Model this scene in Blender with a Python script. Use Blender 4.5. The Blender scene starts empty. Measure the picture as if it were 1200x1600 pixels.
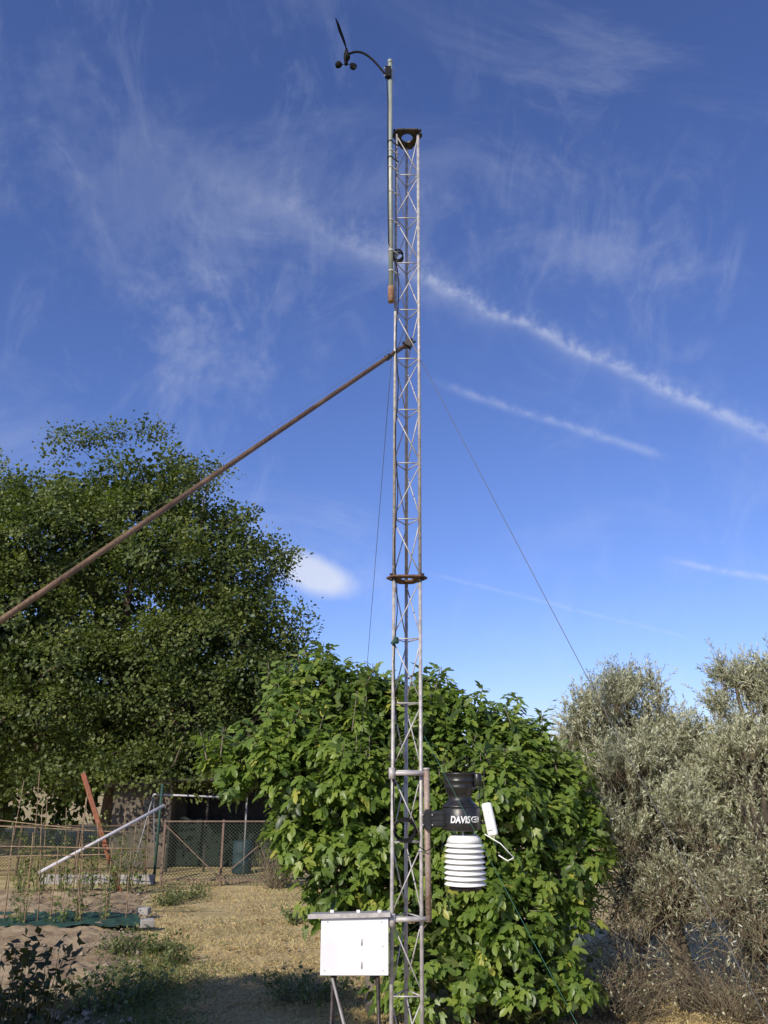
import bpy, math, random
import numpy as np
from mathutils import Vector, Matrix, noise as mnoise
random.seed(7); rng=np.random.default_rng(11)
sc=bpy.context.scene; C=sc.collection
R=math.radians
# ---------------------------------------------------------------- camera
F=1244.0; TH=R(18); CH=2.25; ct,st=math.cos(TH),math.sin(TH)
cam=bpy.data.cameras.new('camera'); co=bpy.data.objects.new('camera',cam); C.objects.link(co)
cam.sensor_fit='VERTICAL'; cam.sensor_height=36; cam.lens=28; cam.clip_start=.05; cam.clip_end=3000
co.location=(0,0,CH); co.rotation_euler=(R(90)+TH,0,0); sc.camera=co
def D(px,py):
    u=px-600; v=800-py
    return Vector((u,F*ct-v*st,F*st+v*ct))
def P(px,py,Y):
    d=D(px,py); return Vector((0,0,CH))+d*(Y/d.y)
def G(px,py):
    d=D(px,py); return Vector((0,0,CH))+d*(-CH/d.z)
# ---------------------------------------------------------------- view / world
sc.view_settings.view_transform='Standard'; sc.view_settings.look='None'; sc.view_settings.exposure=0
SE=R(31); AZ=R(210)
S=Vector((math.sin(AZ)*math.cos(SE),math.cos(AZ)*math.cos(SE),math.sin(SE)))
sl=bpy.data.lights.new('sun','SUN'); so=bpy.data.objects.new('sun',sl); C.objects.link(so)
sl.energy=5.0; sl.angle=R(.5); sl.color=(1,.92,.78); so.rotation_euler=S.to_track_quat('Z','Y').to_euler()
W=bpy.data.worlds.new("World"); sc.world=W; W.use_nodes=True
try:
    W.cycles.sampling_method='MANUAL'; W.cycles.sample_map_resolution=128
except Exception: pass
wt=W.node_tree; wn=wt.nodes; wl=wt.links
bg=wn['Background']; bg.inputs[1].default_value=.13
sky=wn.new('ShaderNodeTexSky'); sky.sky_type='NISHITA'; sky.sun_disc=False; sky.sun_elevation=SE; sky.sun_rotation=AZ
sky.air_density=1.0; sky.dust_density=.3; sky.ozone_density=3.0
tc=wn.new('ShaderNodeTexCoord'); DIR=tc.outputs['Generated']
def M_(op,a,b=None,c=None,clamp=False):
    n=wn.new('ShaderNodeMath'); n.operation=op; n.use_clamp=clamp
    for i,x in enumerate((a,b,c)):
        if x is None: continue
        if isinstance(x,(int,float)): n.inputs[i].default_value=x
        else: wl.new(x,n.inputs[i])
    return n.outputs[0]
def dotc(v):
    n=wn.new('ShaderNodeVectorMath'); n.operation='DOT_PRODUCT'; wl.new(DIR,n.inputs[0]); n.inputs[1].default_value=v
    return n.outputs['Value']
def wnoise(scale,detail=3,dist=0,rot=(0,0,0),sv=(1,1,1),rough=.55):
    mp=wn.new('ShaderNodeMapping'); wl.new(DIR,mp.inputs[0]); mp.inputs['Rotation'].default_value=rot; mp.inputs['Scale'].default_value=sv
    n=wn.new('ShaderNodeTexNoise'); wl.new(mp.outputs[0],n.inputs['Vector'])
    n.inputs['Scale'].default_value=scale; n.inputs['Detail'].default_value=detail; n.inputs['Distortion'].default_value=dist; n.inputs['Roughness'].default_value=rough
    return n.outputs['Fac']
def mrange(x,a,b,c=0,d=1):
    n=wn.new('ShaderNodeMapRange'); n.interpolation_type='SMOOTHSTEP'; wl.new(x,n.inputs[0])
    for i,v in enumerate((a,b,c,d)): n.inputs[i+1].default_value=v
    return n.outputs[0]
n_fine=wnoise(70,4,0); n_mid=wnoise(14,2,0)
def contrail(A,B,w,k,soft=.08,wob=1.2,brk=.6):
    a=D(*A).normalized(); b=D(*B).normalized(); n=a.cross(b).normalized(); t=(b-a).normalized(); m=(a+b).normalized()
    d=dotc(n)
    d=M_('ADD',d,M_('MULTIPLY',M_('SUBTRACT',n_fine,.5),w*wob)); d=M_('ADD',d,M_('MULTIPLY',M_('SUBTRACT',n_mid,.5),w*wob*1.5))
    q=M_('DIVIDE',d,w); g=M_('EXPONENT',M_('MULTIPLY',M_('MULTIPLY',q,q),-1))
    al=dotc(t); ta,tb=a.dot(t),b.dot(t)
    g=M_('MULTIPLY',g,mrange(al,ta,ta+soft)); g=M_('MULTIPLY',g,M_('SUBTRACT',1,mrange(al,tb-soft*.5,tb+.001)))
    g=M_('MULTIPLY',g,M_('GREATER_THAN',dotc(m),.5))
    g=M_('MULTIPLY',g,mrange(n_fine,.5-brk*.35,.5+brk*.3,.35,1))
    return M_('MULTIPLY',g,k)
ms=[contrail((100,150),(760,480),.020,.12,.3,2.2),contrail((400,314),(1500,819),.0070,.29,.28,1.4,.65),contrail((520,372),(1300,727),.017,.12,.2,1.8),
    contrail((650,588),(1060,722),.0046,.22,.09,1.3),contrail((655,892),(1090,1000),.0024,.14,.05,.8),contrail((1020,870),(1400,945),.0036,.30,.05,.8)]
ci=M_('MULTIPLY',mrange(wnoise(3.2,7,.9,(.3,.2,.9),(1,2.2,1.1),.64),.46,.78),mrange(wnoise(1.6,1),.36,.60))
ms.append(M_('MULTIPLY',ci,.19))
ci2=M_('MULTIPLY',mrange(wnoise(7,7,.9,(0,.9,.4),(2.2,1,1.1),.66),.48,.8),mrange(wnoise(2.2,1,0,(1,0,0)),.40,.6))
ms.append(M_('MULTIPLY',ci2,.13))
def patch(cx,cy,rx,ry,ang,k,wob=.5,edge=.35):
    c=D(cx,cy).normalized(); r=Vector((1,0,0)); r=(r-c*r.dot(c)).normalized(); u=c.cross(r)*-1
    if u.z<0: u=-u
    r2=r*math.cos(ang)+u*math.sin(ang); u2=u*math.cos(ang)-r*math.sin(ang)
    dd=D(cx,cy).length
    x=M_('DIVIDE',M_('SUBTRACT',dotc(r2),c.dot(r2)),rx/dd); y=M_('DIVIDE',M_('SUBTRACT',dotc(u2),c.dot(u2)),ry/dd)
    rr=M_('SQRT',M_('ADD',M_('MULTIPLY',x,x),M_('MULTIPLY',y,y)))
    rr=M_('ADD',rr,M_('MULTIPLY',M_('SUBTRACT',n_mid,.5),wob)); rr=M_('ADD',rr,M_('MULTIPLY',M_('SUBTRACT',n_fine,.5),wob*.6))
    m=M_('SUBTRACT',1,mrange(rr,edge,1.1)); m=M_('MULTIPLY',m,M_('GREATER_THAN',dotc(c),.5))
    return M_('MULTIPLY',m,k)
ms.append(patch(488,896,84,34,R(-20),.78,wob=.3,edge=.4)); ms.append(patch(930,405,170,60,R(-8),.12,wob=1.8,edge=.0)); ms.append(patch(220,300,300,170,R(-32),.08,wob=1.8,edge=.0)); ms.append(patch(330,560,80,130,R(30),.12,wob=2.2,edge=.0))
tot=ms[0]
for m in ms[1:]: tot=M_('ADD',tot,m)
tot=M_('MINIMUM',tot,.9)
tint=wn.new('ShaderNodeMix'); tint.data_type='RGBA'; tint.blend_type='MULTIPLY'; tint.inputs[0].default_value=1
wl.new(sky.outputs[0],tint.inputs[6]); tint.inputs[7].default_value=(.74,.79,1.18,1)
mx=wn.new('ShaderNodeMix'); mx.data_type='RGBA'; wl.new(tot,mx.inputs[0]); wl.new(tint.outputs[2],mx.inputs[6]); mx.inputs[7].default_value=(5.7,6.1,7.2,1)
wl.new(mx.outputs[2],bg.inputs[0])
# ---------------------------------------------------------------- materials
def newmat(name):
    m=bpy.data.materials.new(name); m.use_nodes=True; return m,m.node_tree.nodes,m.node_tree.links,m.node_tree.nodes['Principled BSDF']
def pmat(name,c1,c2=None,scale=8,rough=.6,metal=0,bump=0,bscale=None,lo=.38,hi=.62,sv=(1,1,1),spec=.5):
    m,n,l,b=newmat(name)
    c2=c2 or tuple(x*.82 for x in c1)
    t=n.new('ShaderNodeTexCoord'); mp=n.new('ShaderNodeMapping'); mp.inputs['Scale'].default_value=sv; l.new(t.outputs['Object'],mp.inputs[0])
    no=n.new('ShaderNodeTexNoise'); no.inputs['Scale'].default_value=scale; no.inputs['Detail'].default_value=4; l.new(mp.outputs[0],no.inputs['Vector'])
    r=n.new('ShaderNodeValToRGB'); r.color_ramp.elements[0].position=lo; r.color_ramp.elements[1].position=hi
    r.color_ramp.elements[0].color=(*c1,1); r.color_ramp.elements[1].color=(*c2,1)
    l.new(no.outputs['Fac'],r.inputs[0]); l.new(r.outputs[0],b.inputs['Base Color'])
    b.inputs['Roughness'].default_value=rough; b.inputs['Metallic'].default_value=metal; b.inputs['Specular IOR Level'].default_value=spec
    if bump:
        n2=n.new('ShaderNodeTexNoise'); n2.inputs['Scale'].default_value=bscale or scale*3; n2.inputs['Detail'].default_value=3; l.new(mp.outputs[0],n2.inputs['Vector'])
        bp=n.new('ShaderNodeBump'); bp.inputs['Strength'].default_value=bump; bp.inputs['Distance'].default_value=.02
        l.new(n2.outputs['Fac'],bp.inputs['Height']); l.new(bp.outputs[0],b.inputs['Normal'])
    return m
def leafmat(name,stops,under=None,trans=.3,rough=.5,spec=.4,tcol=None):
    m,n,l,b=newmat(name)
    a=n.new('ShaderNodeAttribute'); a.attribute_name='tint'
    r=n.new('ShaderNodeValToRGB'); cr=r.color_ramp
    stops=sorted(stops)
    for i,(p,c) in enumerate(stops):
        e=cr.elements[0] if i==0 else (cr.elements[-1] if i==len(stops)-1 else cr.elements.new(p))
        e.position=p; e.color=(*c,1)
    l.new(a.outputs['Fac'],r.inputs[0]); col=r.outputs[0]
    if under:
        g=n.new('ShaderNodeNewGeometry'); mi=n.new('ShaderNodeMix'); mi.data_type='RGBA'; l.new(g.outputs['Backfacing'],mi.inputs[0]); l.new(col,mi.inputs[6]); mi.inputs[7].default_value=(*under,1); col=mi.outputs[2]
    l.new(col,b.inputs['Base Color']); b.inputs['Roughness'].default_value=rough; b.inputs['Specular IOR Level'].default_value=spec
    tr=n.new('ShaderNodeBsdfTranslucent'); 
    g2=n.new('ShaderNodeMix'); g2.data_type='RGBA'; g2.blend_type='MULTIPLY'; g2.inputs[0].default_value=1; l.new(col,g2.inputs[6]); g2.inputs[7].default_value=(*(tcol or (1.5,1.8,.6)),1); l.new(g2.outputs[2],tr.inputs[0])
    ms=n.new('ShaderNodeMixShader'); ms.inputs[0].default_value=trans; l.new(b.outputs[0],ms.inputs[1]); l.new(tr.outputs[0],ms.inputs[2])
    l.new(ms.outputs[0],n['Material Output'].inputs['Surface']); return m
galv=pmat('galvanized_steel',(.45,.425,.41),(.31,.29,.28),30,.5,.15,.15,80)
galvw=pmat('pale_steel',(.50,.475,.46),(.36,.34,.33),25,.5,.15,.1)
greenpipe=pmat('weathered_pipe',(.26,.32,.27),(.36,.36,.30),18,.5,.3,.15,sv=(1,1,.3))
rust=pmat('rusty_steel',(.20,.095,.045),(.33,.21,.13),22,.75,.15,.4,60,.35,.65,(1,1,1))
darkrust=pmat('dark_rust',(.085,.045,.03),(.16,.09,.055),24,.75,.15,.4,60,.35,.65,(1,1,1))
rustpole=pmat('rusty_pole',(.095,.055,.033),(.215,.135,.08),9,.6,.2,.3,50,.3,.7)
rustpale=pmat('rust_stained_steel',(.26,.17,.12),(.37,.30,.26),14,.6,.2,.3,60,.35,.65)
gatem=pmat('gate_steel',(.13,.08,.055),(.19,.13,.095),14,.7,.1,.2,60,.35,.65)
darkmetal=pmat('dark_metal',(.03,.028,.026),(.07,.055,.05),20,.5,.5,.1)
blackp=pmat('black_plastic',(.012,.012,.013),(.02,.02,.021),30,.38,0,.05,120)
blackm=pmat('matte_black_plastic',(.010,.010,.011),(.014,.014,.015),30,.8,0,0,spec=.15)
whitep=pmat('white_plastic',(.80,.80,.78),(.74,.74,.72),10,.4,0,.03)
whitebox=pmat('white_paint',(.72,.72,.75),(.65,.65,.68),6,.5,0,.06,40)
txt=pmat('white_print',(.8,.8,.8),None,5,.5)
wirem=pmat('wire_steel',(.085,.085,.085),(.10,.10,.10),4,.7,.1)
cord=pmat('green_cord',(.03,.13,.09),None,30,.7)
conc=pmat('concrete',(.36,.34,.31),(.26,.24,.22),9,.9,0,.4)
cane=pmat('bamboo_cane',(.30,.21,.12),(.18,.12,.07),14,.7,0,.2)
redpaint=pmat('red_oxide',(.30,.095,.05),(.20,.075,.04),12,.8,0,.3)
whitepole=pmat('white_pole',(.52,.50,.52),(.40,.38,.40),12,.5)
framem=pmat('dull_white_pipe',(.30,.29,.28),(.20,.19,.18),12,.6)
tarpm=pmat('green_tarp',(.014,.05,.036),(.022,.07,.05),6,.75,0,.6,22)
bark=pmat('brown_bark',(.14,.10,.07),(.07,.05,.035),16,.95,0,.9,30,sv=(1,1,.35))
figbark=pmat('grey_fig_bark',(.20,.17,.13),(.12,.10,.08),12,.9,0,.5)
olbark=pmat('olive_bark',(.10,.08,.055),(.05,.04,.03),16,.95,0,.9,30,sv=(1,1,.35))
oltwig=pmat('olive_twig',(.17,.13,.085),(.24,.19,.12),9,.9)
twigm=pmat('dry_twig',(.20,.15,.10),(.30,.24,.16),9,.9)
plaster=pmat('shade_toned_old_plaster',(.15,.125,.095),(.09,.075,.055),3,.95,0,.4,20)  # wall colour darkened to stand in for the big tree's shade
roofm=pmat('fibre_roof',(.05,.042,.035),(.03,.025,.02),5,.9,0,.5)
glass=pmat('dark_glass',(.02,.025,.03),None,3,.15)
woodm=pmat('old_wood',(.11,.07,.045),(.065,.045,.03),10,.9,0,.5,sv=(1,1,.2))
barrelm=pmat('blue_barrel',(.008,.03,.04),(.012,.04,.05),6,.7)
netm=pmat('green_net',(.006,.014,.010),(.010,.020,.014),8,.95)
stem=pmat('green_stem',(.09,.12,.04),(.14,.12,.06),10,.8)
mesh_steel=pmat('mesh_steel',(.04,.065,.045),(.07,.075,.05),20,.6,.2)
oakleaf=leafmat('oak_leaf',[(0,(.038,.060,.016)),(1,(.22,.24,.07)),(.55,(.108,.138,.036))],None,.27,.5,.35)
figleaf=leafmat('fig_leaf',[(0,(.022,.046,.009)),(1,(.38,.37,.08)),(.5,(.135,.205,.036)),(.85,(.24,.30,.055))],(.19,.24,.08),.35,.42,.5)  # lowest stop kept dark for the shaded gaps inside the crown
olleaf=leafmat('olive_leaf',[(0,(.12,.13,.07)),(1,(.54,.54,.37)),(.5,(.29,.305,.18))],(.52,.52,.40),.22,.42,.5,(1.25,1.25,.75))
weedleaf=leafmat('weed_leaf',[(0,(.06,.09,.025)),(1,(.19,.21,.08))],None,.3)
beanleaf=leafmat('bean_leaf',[(0,(.08,.12,.03)),(1,(.24,.27,.08))],None,.35)
tomleaf=leafmat('dark_leaf',[(0,(.02,.04,.014)),(1,(.08,.07,.025))],None,.25)
straw=leafmat('straw',[(0,(.40,.30,.13)),(1,(.74,.61,.33)),(.8,(.60,.48,.24))],None,.2,.8,.1,(1,1,1))
litterm=leafmat('leaf_litter',[(0,(.20,.10,.04)),(1,(.38,.24,.11))],None,.15,.8,.1,(1,1,1))
stonem=pmat('field_stone',(.32,.26,.19),(.20,.155,.11),3,.95,0,.4)
# ---------------------------------------------------------------- mesh helpers
class MB:
    def __init__(s): s.v=[]; s.f=[]; s.flat=set()
    def tube(s,pts,r,n=8,cap=True):
        pts=[Vector(p) for p in pts]; k=len(pts); rs=r if isinstance(r,(list,tuple)) else [r]*k
        b=len(s.v); up=None
        for i,p in enumerate(pts):
            t=(pts[min(i+1,k-1)]-pts[max(i-1,0)])
            t=t.normalized() if t.length>1e-9 else Vector((0,0,1))
            if up is None:
                up=t.orthogonal().normalized()
            else:
                up=up-t*up.dot(t); up=up.normalized() if up.length>1e-6 else t.orthogonal().normalized()
            w=t.cross(up)
            for j in range(n):
                a=2*math.pi*j/n; s.v.append(p+(up*math.cos(a)+w*math.sin(a))*rs[i])
        for i in range(k-1):
            for j in range(n):
                s.f.append((b+i*n+j,b+i*n+(j+1)%n,b+(i+1)*n+(j+1)%n,b+(i+1)*n+j))
        if cap:
            for base,rev in ((b,True),(b+(k-1)*n,False)):
                f=list(range(base,base+n)); 
                if rev: f.reverse()
                s.flat.add(len(s.f)); s.f.append(tuple(f))
        return s
    def box(s,c,size,mat=None):
        b=len(s.v); c=Vector(c)
        for dz in(-.5,.5):
            for dy in(-.5,.5):
                for dx in(-.5,.5):
                    q=Vector((dx*size[0],dy*size[1],dz*size[2])); 
                    if mat is not None: q=mat@q
                    s.v.append(c+q)
        for f in((0,2,3,1),(4,5,7,6),(0,1,5,4),(2,6,7,3),(0,4,6,2),(1,3,7,5)):
            s.flat.add(len(s.f)); s.f.append(tuple(b+i for i in f))
        return s
    def beam(s,a,b_,w,h,up=Vector((0,0,1))):
        a,b_=Vector(a),Vector(b_); t=(b_-a); L=t.length; t.normalize(); x=t.cross(up)
        if x.length<1e-4: x=Vector((1,0,0))
        x.normalize(); u=x.cross(t)
        m=Matrix((x,t,u)).transposed(); return s.box((a+b_)/2,(w,L,h),m)
    def lathe(s,prof,c,n=28,mat=None):
        b=len(s.v); c=Vector(c); k=len(prof)
        for (r,z) in prof:
            for j in range(n):
                a=2*math.pi*j/n; q=Vector((r*math.cos(a),r*math.sin(a),z))
                if mat is not None: q=mat@q
                s.v.append(c+q)
        for i in range(k-1):
            for j in range(n): s.f.append((b+i*n+j,b+i*n+(j+1)%n,b+(i+1)*n+(j+1)%n,b+(i+1)*n+j))
        for base,rev in ((b,True),(b+(k-1)*n,False)):
            f=list(range(base,base+n)); 
            if rev: f.reverse()
            s.flat.add(len(s.f)); s.f.append(tuple(f))
        return s
    def plate(s,outer,z,th,hole=None,xf=lambda q:q):
        N=36; cx,cy,r=hole
        ring_o=[];ring_i=[]
        for j in range(N):
            a=2*math.pi*j/N; d=Vector((math.cos(a),math.sin(a)))
            best=1e9
            for i in range(len(outer)):
                p=Vector(outer[i])-Vector((cx,cy)); q=Vector(outer[(i+1)%len(outer)])-Vector((cx,cy)); e=q-p
                den=d.x*e.y-d.y*e.x
                if abs(den)<1e-9: continue
                t=(p.x*e.y-p.y*e.x)/den; uu=(p.x*d.y-p.y*d.x)/den
                if t>0 and -1e-6<=uu<=1+1e-6: best=min(best,t)
            ring_o.append((cx+d.x*best,cy+d.y*best)); ring_i.append((cx+d.x*r,cy+d.y*r))
        b=len(s.v)
        for (ring,zz) in ((ring_o,z+th/2),(ring_i,z+th/2),(ring_i,z-th/2),(ring_o,z-th/2)):
            for (x,y) in ring: s.v.append(Vector(xf((x,y,zz))))
        for q in range(4):
            A=b+q*N; B=b+((q+1)%4)*N
            for j in range(N): s.flat.add(len(s.f)); s.f.append((A+j,A+(j+1)%N,B+(j+1)%N,B+j))
        return s
    def sphere(s,c,r,sc_=(1,1,1),n=12,m=8,mat=None):
        pr=[(max(1e-4,r*math.sin(math.pi*i/m)),-r*math.cos(math.pi*i/m)) for i in range(m+1)]
        mm=Matrix.Diagonal(Vector(sc_)) if mat is None else mat@Matrix.Diagonal(Vector(sc_))
        return s.lathe(pr,c,n,mm)
def rootloc(o):
    while o.parent: o=o.parent
    return Vector(o.location)
def finish(me,name,m,parent,loc):
    o=bpy.data.objects.new(name,me); C.objects.link(o); me.materials.append(m)
    if parent: o.parent=parent
    else: o.location=loc
    return o
def obj(name,mb,m,parent=None,loc=None,bevel=0):
    base=rootloc(parent) if parent else Vector(loc if loc is not None else (0,0,0))
    me=bpy.data.meshes.new(name); me.from_pydata([tuple(v-base) for v in mb.v],[],mb.f)
    me.polygons.foreach_set('use_smooth',[i not in mb.flat for i in range(len(mb.f))]); me.update()
    o=finish(me,name,m,parent,base)
    if bevel:
        b=o.modifiers.new('bevel','BEVEL'); b.width=bevel; b.segments=3; b.limit_method='ANGLE'
    return o
def npobj(name,V,faces,k,m,parent=None,loc=None,tint=None,smooth=False):
    base=rootloc(parent) if parent else Vector(loc if loc is not None else (0,0,0))
    V=V-np.array(base)
    me=bpy.data.meshes.new(name); me.vertices.add(len(V)); me.vertices.foreach_set('co',V.astype(np.float32).ravel())
    M=len(faces); me.loops.add(M*k); me.loops.foreach_set('vertex_index',faces.astype(np.int32).ravel())
    me.polygons.add(M); me.polygons.foreach_set('loop_start',np.arange(0,M*k,k,dtype=np.int32)); 
    if tint is not None:
        a=me.attributes.new('tint','FLOAT','POINT'); a.data.foreach_set('value',tint.astype(np.float32))
    me.update(calc_edges=True)
    if smooth: me.polygons.foreach_set('use_smooth',[True]*M)
    return finish(me,name,m,parent,base)
def thing(name,label,cat,loc=(0,0,0),group=None):
    o=bpy.data.objects.new(name,None); C.objects.link(o); o.location=loc; o.empty_display_size=.2
    o['label']=label; o['category']=cat
    if group: o['group']=group
    return o
def tag(o,label,cat,group=None,kind=None):
    o['label']=label; o['category']=cat
    if group: o['group']=group
    if kind: o['kind']=kind
    return o
def nrm(a): return a/np.maximum(np.linalg.norm(a,axis=1,keepdims=True),1e-9)
def leaves(name,pos,ax,nr,size,tint,T,FA,m,parent=None,loc=None):
    ax=nrm(ax); nr=nrm(nr-ax*np.sum(nr*ax,1,keepdims=True)); sd=np.cross(ax,nr)
    T=np.array(T,float); FA=np.array(FA)
    V=pos[:,None,:]+size[:,None,None]*(T[None,:,0:1]*sd[:,None,:]+T[None,:,1:2]*ax[:,None,:]+T[None,:,2:3]*nr[:,None,:])
    N,k=len(pos),len(T)
    F_=(FA[None]+ (np.arange(N)*k)[:,None,None]).reshape(-1,FA.shape[1])
    return npobj(name,V.reshape(-1,3),F_,FA.shape[1],m,parent,loc,np.repeat(tint,k))
T_D=[(0,0,0),(.38,.45,.07),(0,1,-.05),(-.38,.45,.07)]; F_D=[(0,1,2),(0,2,3)]
T_O=[(0,0,0),(.13,.5,.02),(0,1,0),(-.13,.5,.02)]
_h=[(.10,-.10),(.24,.0),(.32,.20),(.46,.38),(.46,.54),(.30,.50),(.18,.52),(.25,.78),(.24,1.0),(.12,1.16),(0,1.28)]
_out=[(0,.03)]+_h+[(-x,y) for x,y in reversed(_h[:-1])]
T_F=[(0,.42,.0)]+[(x,y,.16*abs(x)-.32*(max(0,y-.2)**2)-.40*abs(x)**2) for x,y in _out]
F_F=[(0,i,i+1) for i in range(1,len(_out))]+[(0,len(_out),1)]
def rdir(n):
    d=rng.normal(size=(n,3)); return nrm(d)
def lobe_points(lobes,n,r0=.8,r1=1.03,keep=.78,zmin=-9,down=-.35):
    c=np.array([l[0] for l in lobes]); r=np.array([l[1] for l in lobes]); w=(r[:,0]*r[:,2]+r[:,0]*r[:,1]); w=w/w.sum()
    P_=[];N_=[]
    tot=0; it=0
    while tot<n and it<60:
        it+=1; m=min(n*2,4000)
        k=rng.choice(len(lobes),m,p=w); d=rdir(m); f=rng.uniform(r0,r1,(m,1))
        p=c[k]+d*r[k]*f
        q=np.linalg.norm((p[:,None,:]-c[None])/r[None],axis=2); q[np.arange(len(p)),k]=9
        ok=(q.min(1)>keep)&(p[:,2]>zmin)&((d[:,2]>down)|(rng.random(m)<.25))
        P_.append(p[ok]); N_.append(nrm(d/r[k])[ok]); tot+=ok.sum()
    return np.concatenate(P_)[:n],np.concatenate(N_)[:n]
def sub(lobes,k,f0=.28,f1=.45,sh=.78,zs=.8,minr=.1):
    out=[]
    for c,r in lobes:
        n=max(3,int(k*r[0]*r[2]))
        for _ in range(n):
            d=Vector((random.gauss(0,1),random.gauss(0,1),random.gauss(0,1))).normalized(); f=random.uniform(f0,f1); q=max(minr,r[0]*f)
            s_=sh*random.uniform(.85,1.14)
            out.append((Vector((c[0]+d.x*r[0]*s_,c[1]+d.y*r[1]*s_,c[2]+d.z*r[2]*s_)),(q,q,q*zs)))
    return out
def curve(a,b,k=6,amp=.1,sag=0):
    a,b=Vector(a),Vector(b); L=(b-a).length; o=[Vector((random.uniform(-1,1),random.uniform(-1,1),random.uniform(-1,1)))*amp*L for _ in range(2)]
    out=[]
    for i in range(k+1):
        t=i/k; p=a.lerp(b,t)+o[0]*math.sin(math.pi*t)*.6+o[1]*math.sin(2*math.pi*t)*.35; p.z-=sag*math.sin(math.pi*t); out.append(p)
    return out
def wood(root,base,fork,r0,lobes,m,cl=None,ntw=200,tr=.02,b=None):
    tb_=MB(); tb_.tube([p for p in curve(base,fork,6,.05)],[r0*(1.25-.5*i/6) for i in range(7)],12)
    obj('trunk',tb_,m,root)
    b=b or MB()
    for c,r in lobes:
        pts=curve(fork,c,7,.09); b.tube(pts,[r0*.55*(1-i/8) +.01 for i in range(8)],7)
    if cl is not None:
        cc=[l[0] for l in lobes]
        for i in rng.choice(len(cl),min(ntw,len(cl)),replace=False):
            q=Vector(cl[i]); c=min(cc,key=lambda z:(z-q).length); b.tube(curve(c,q,4,.1),[tr,tr*.8,tr*.6,tr*.45,tr*.3],4,False)
    return obj('limbs',b,m,root)
# ---------------------------------------------------------------- ground
def groundmat():
    m,n,l,b=newmat('dry_ground'); t=n.new('ShaderNodeTexCoord')
    def nz(s,d=4): 
        x=n.new('ShaderNodeTexNoise'); x.inputs['Scale'].default_value=s; x.inputs['Detail'].default_value=d; l.new(t.outputs['Object'],x.inputs['Vector']); return x.outputs['Fac']
    def ramp(f,st):
        r=n.new('ShaderNodeValToRGB')
        for i,(p,c) in enumerate(st):
            e=r.color_ramp.elements[i] if i<2 else r.color_ramp.elements.new(p); e.position=p; e.color=(*c,1)
        l.new(f,r.inputs[0]); return r.outputs[0]
    a=ramp(nz(1.6),[(.35,(.38,.285,.145)),(.65,(.54,.435,.23))]); g=ramp(nz(28),[(.3,(.72,.72,.72)),(.7,(1.12,1.12,1.1))])
    mi=n.new('ShaderNodeMix'); mi.data_type='RGBA'; mi.blend_type='MULTIPLY'; mi.inputs[0].default_value=1; l.new(a,mi.inputs[6]); l.new(g,mi.inputs[7])
    mg=n.new('ShaderNodeMix'); mg.data_type='RGBA'; gf=ramp(nz(.75,3),[(.52,(0,0,0)),(.70,(.5,.5,.5))]); l.new(gf,mg.inputs[0]); l.new(mi.outputs[2],mg.inputs[6]); mg.inputs[7].default_value=(.18,.17,.06,1)
    l.new(mg.outputs[2],b.inputs['Base Color']); b.inputs['Roughness'].default_value=1; b.inputs['Specular IOR Level'].default_value=.1
    bp=n.new('ShaderNodeBump'); bp.inputs['Strength'].default_value=.4; bp.inputs['Distance'].default_value=.03; l.new(nz(18),bp.inputs['Height']); l.new(bp.outputs[0],b.inputs['Normal'])
    return m
gmat=groundmat()
b=MB(); Sz=900
b.v=[Vector((-Sz,-Sz,0)),Vector((Sz,-Sz,0)),Vector((Sz,Sz,0)),Vector((-Sz,Sz,0))]; b.f=[(0,1,2,3)]
g=obj('ground',b,gmat); g['kind']='structure'
soilm=pmat('tilled_soil',(.22,.155,.095),(.37,.285,.18),2.5,1,0,.9,14,.35,.65,spec=.1)
def edge_x(y): return -2.35-.27*(y-8.55)+.35*mnoise.noise(Vector((y*.6,3,0)))
ny,nx=170,130; V=[];Fc=[]
for j in range(ny):
    y=6.5+(17.2-6.5)*j/(ny-1)
    for i in range(nx):
        t=i/(nx-1); x=edge_x(y)-(8.5)*t**1.2
        e=min(1,t*9,(j)/6,(ny-1-j)/6); h=.06+.07*mnoise.noise(Vector((x*1.3,y*1.3,0)))+.05*mnoise.noise(Vector((x*5,y*5,1)))+.03*mnoise.noise(Vector((x*13,y*13,2)))
        V.append(Vector((x,y,-.02+max(0,e)*(h+.02)+.004)))
for j in range(ny-1):
    for i in range(nx-1): a=j*nx+i; Fc.append((a,a+nx,a+nx+1,a+1))
b=MB(); b.v=V; b.f=[tuple(reversed(f)) for f in Fc]; o=obj('soil_bed',b,soilm); o['kind']='structure'
n=1300; ys=rng.uniform(8,17,n); xs=np.array([edge_x(y) for y in ys])-rng.uniform(-.02,1,n).clip(0)**1.5*6
ico=np.array([(0,0,1),(.9,0,.1),(.3,.85,.1),(-.7,.5,.15),(-.7,-.5,0),(.3,-.85,.1),(0,0,-.8)]); icf=np.array([(0,1,2),(0,2,3),(0,3,4),(0,4,5),(0,5,1),(6,2,1),(6,3,2),(6,4,3),(6,5,4),(6,1,5)])
sz=rng.uniform(.008,.028,n)*rng.choice([1,1,1,1,1,2],n); V=ico[None]*rng.uniform(.65,1.2,(n,7,3))*sz[:,None,None]*np.array([1,1,.7])+np.stack([xs,ys,np.full(n,.068)],1)[:,None,:]
o=npobj('stones',V.reshape(-1,3),(icf[None]+(np.arange(n)*7)[:,None,None]).reshape(-1,3),3,stonem); tag(o,'pale stones and clods scattered over the tilled vegetable bed','stones',kind='stuff')
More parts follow.
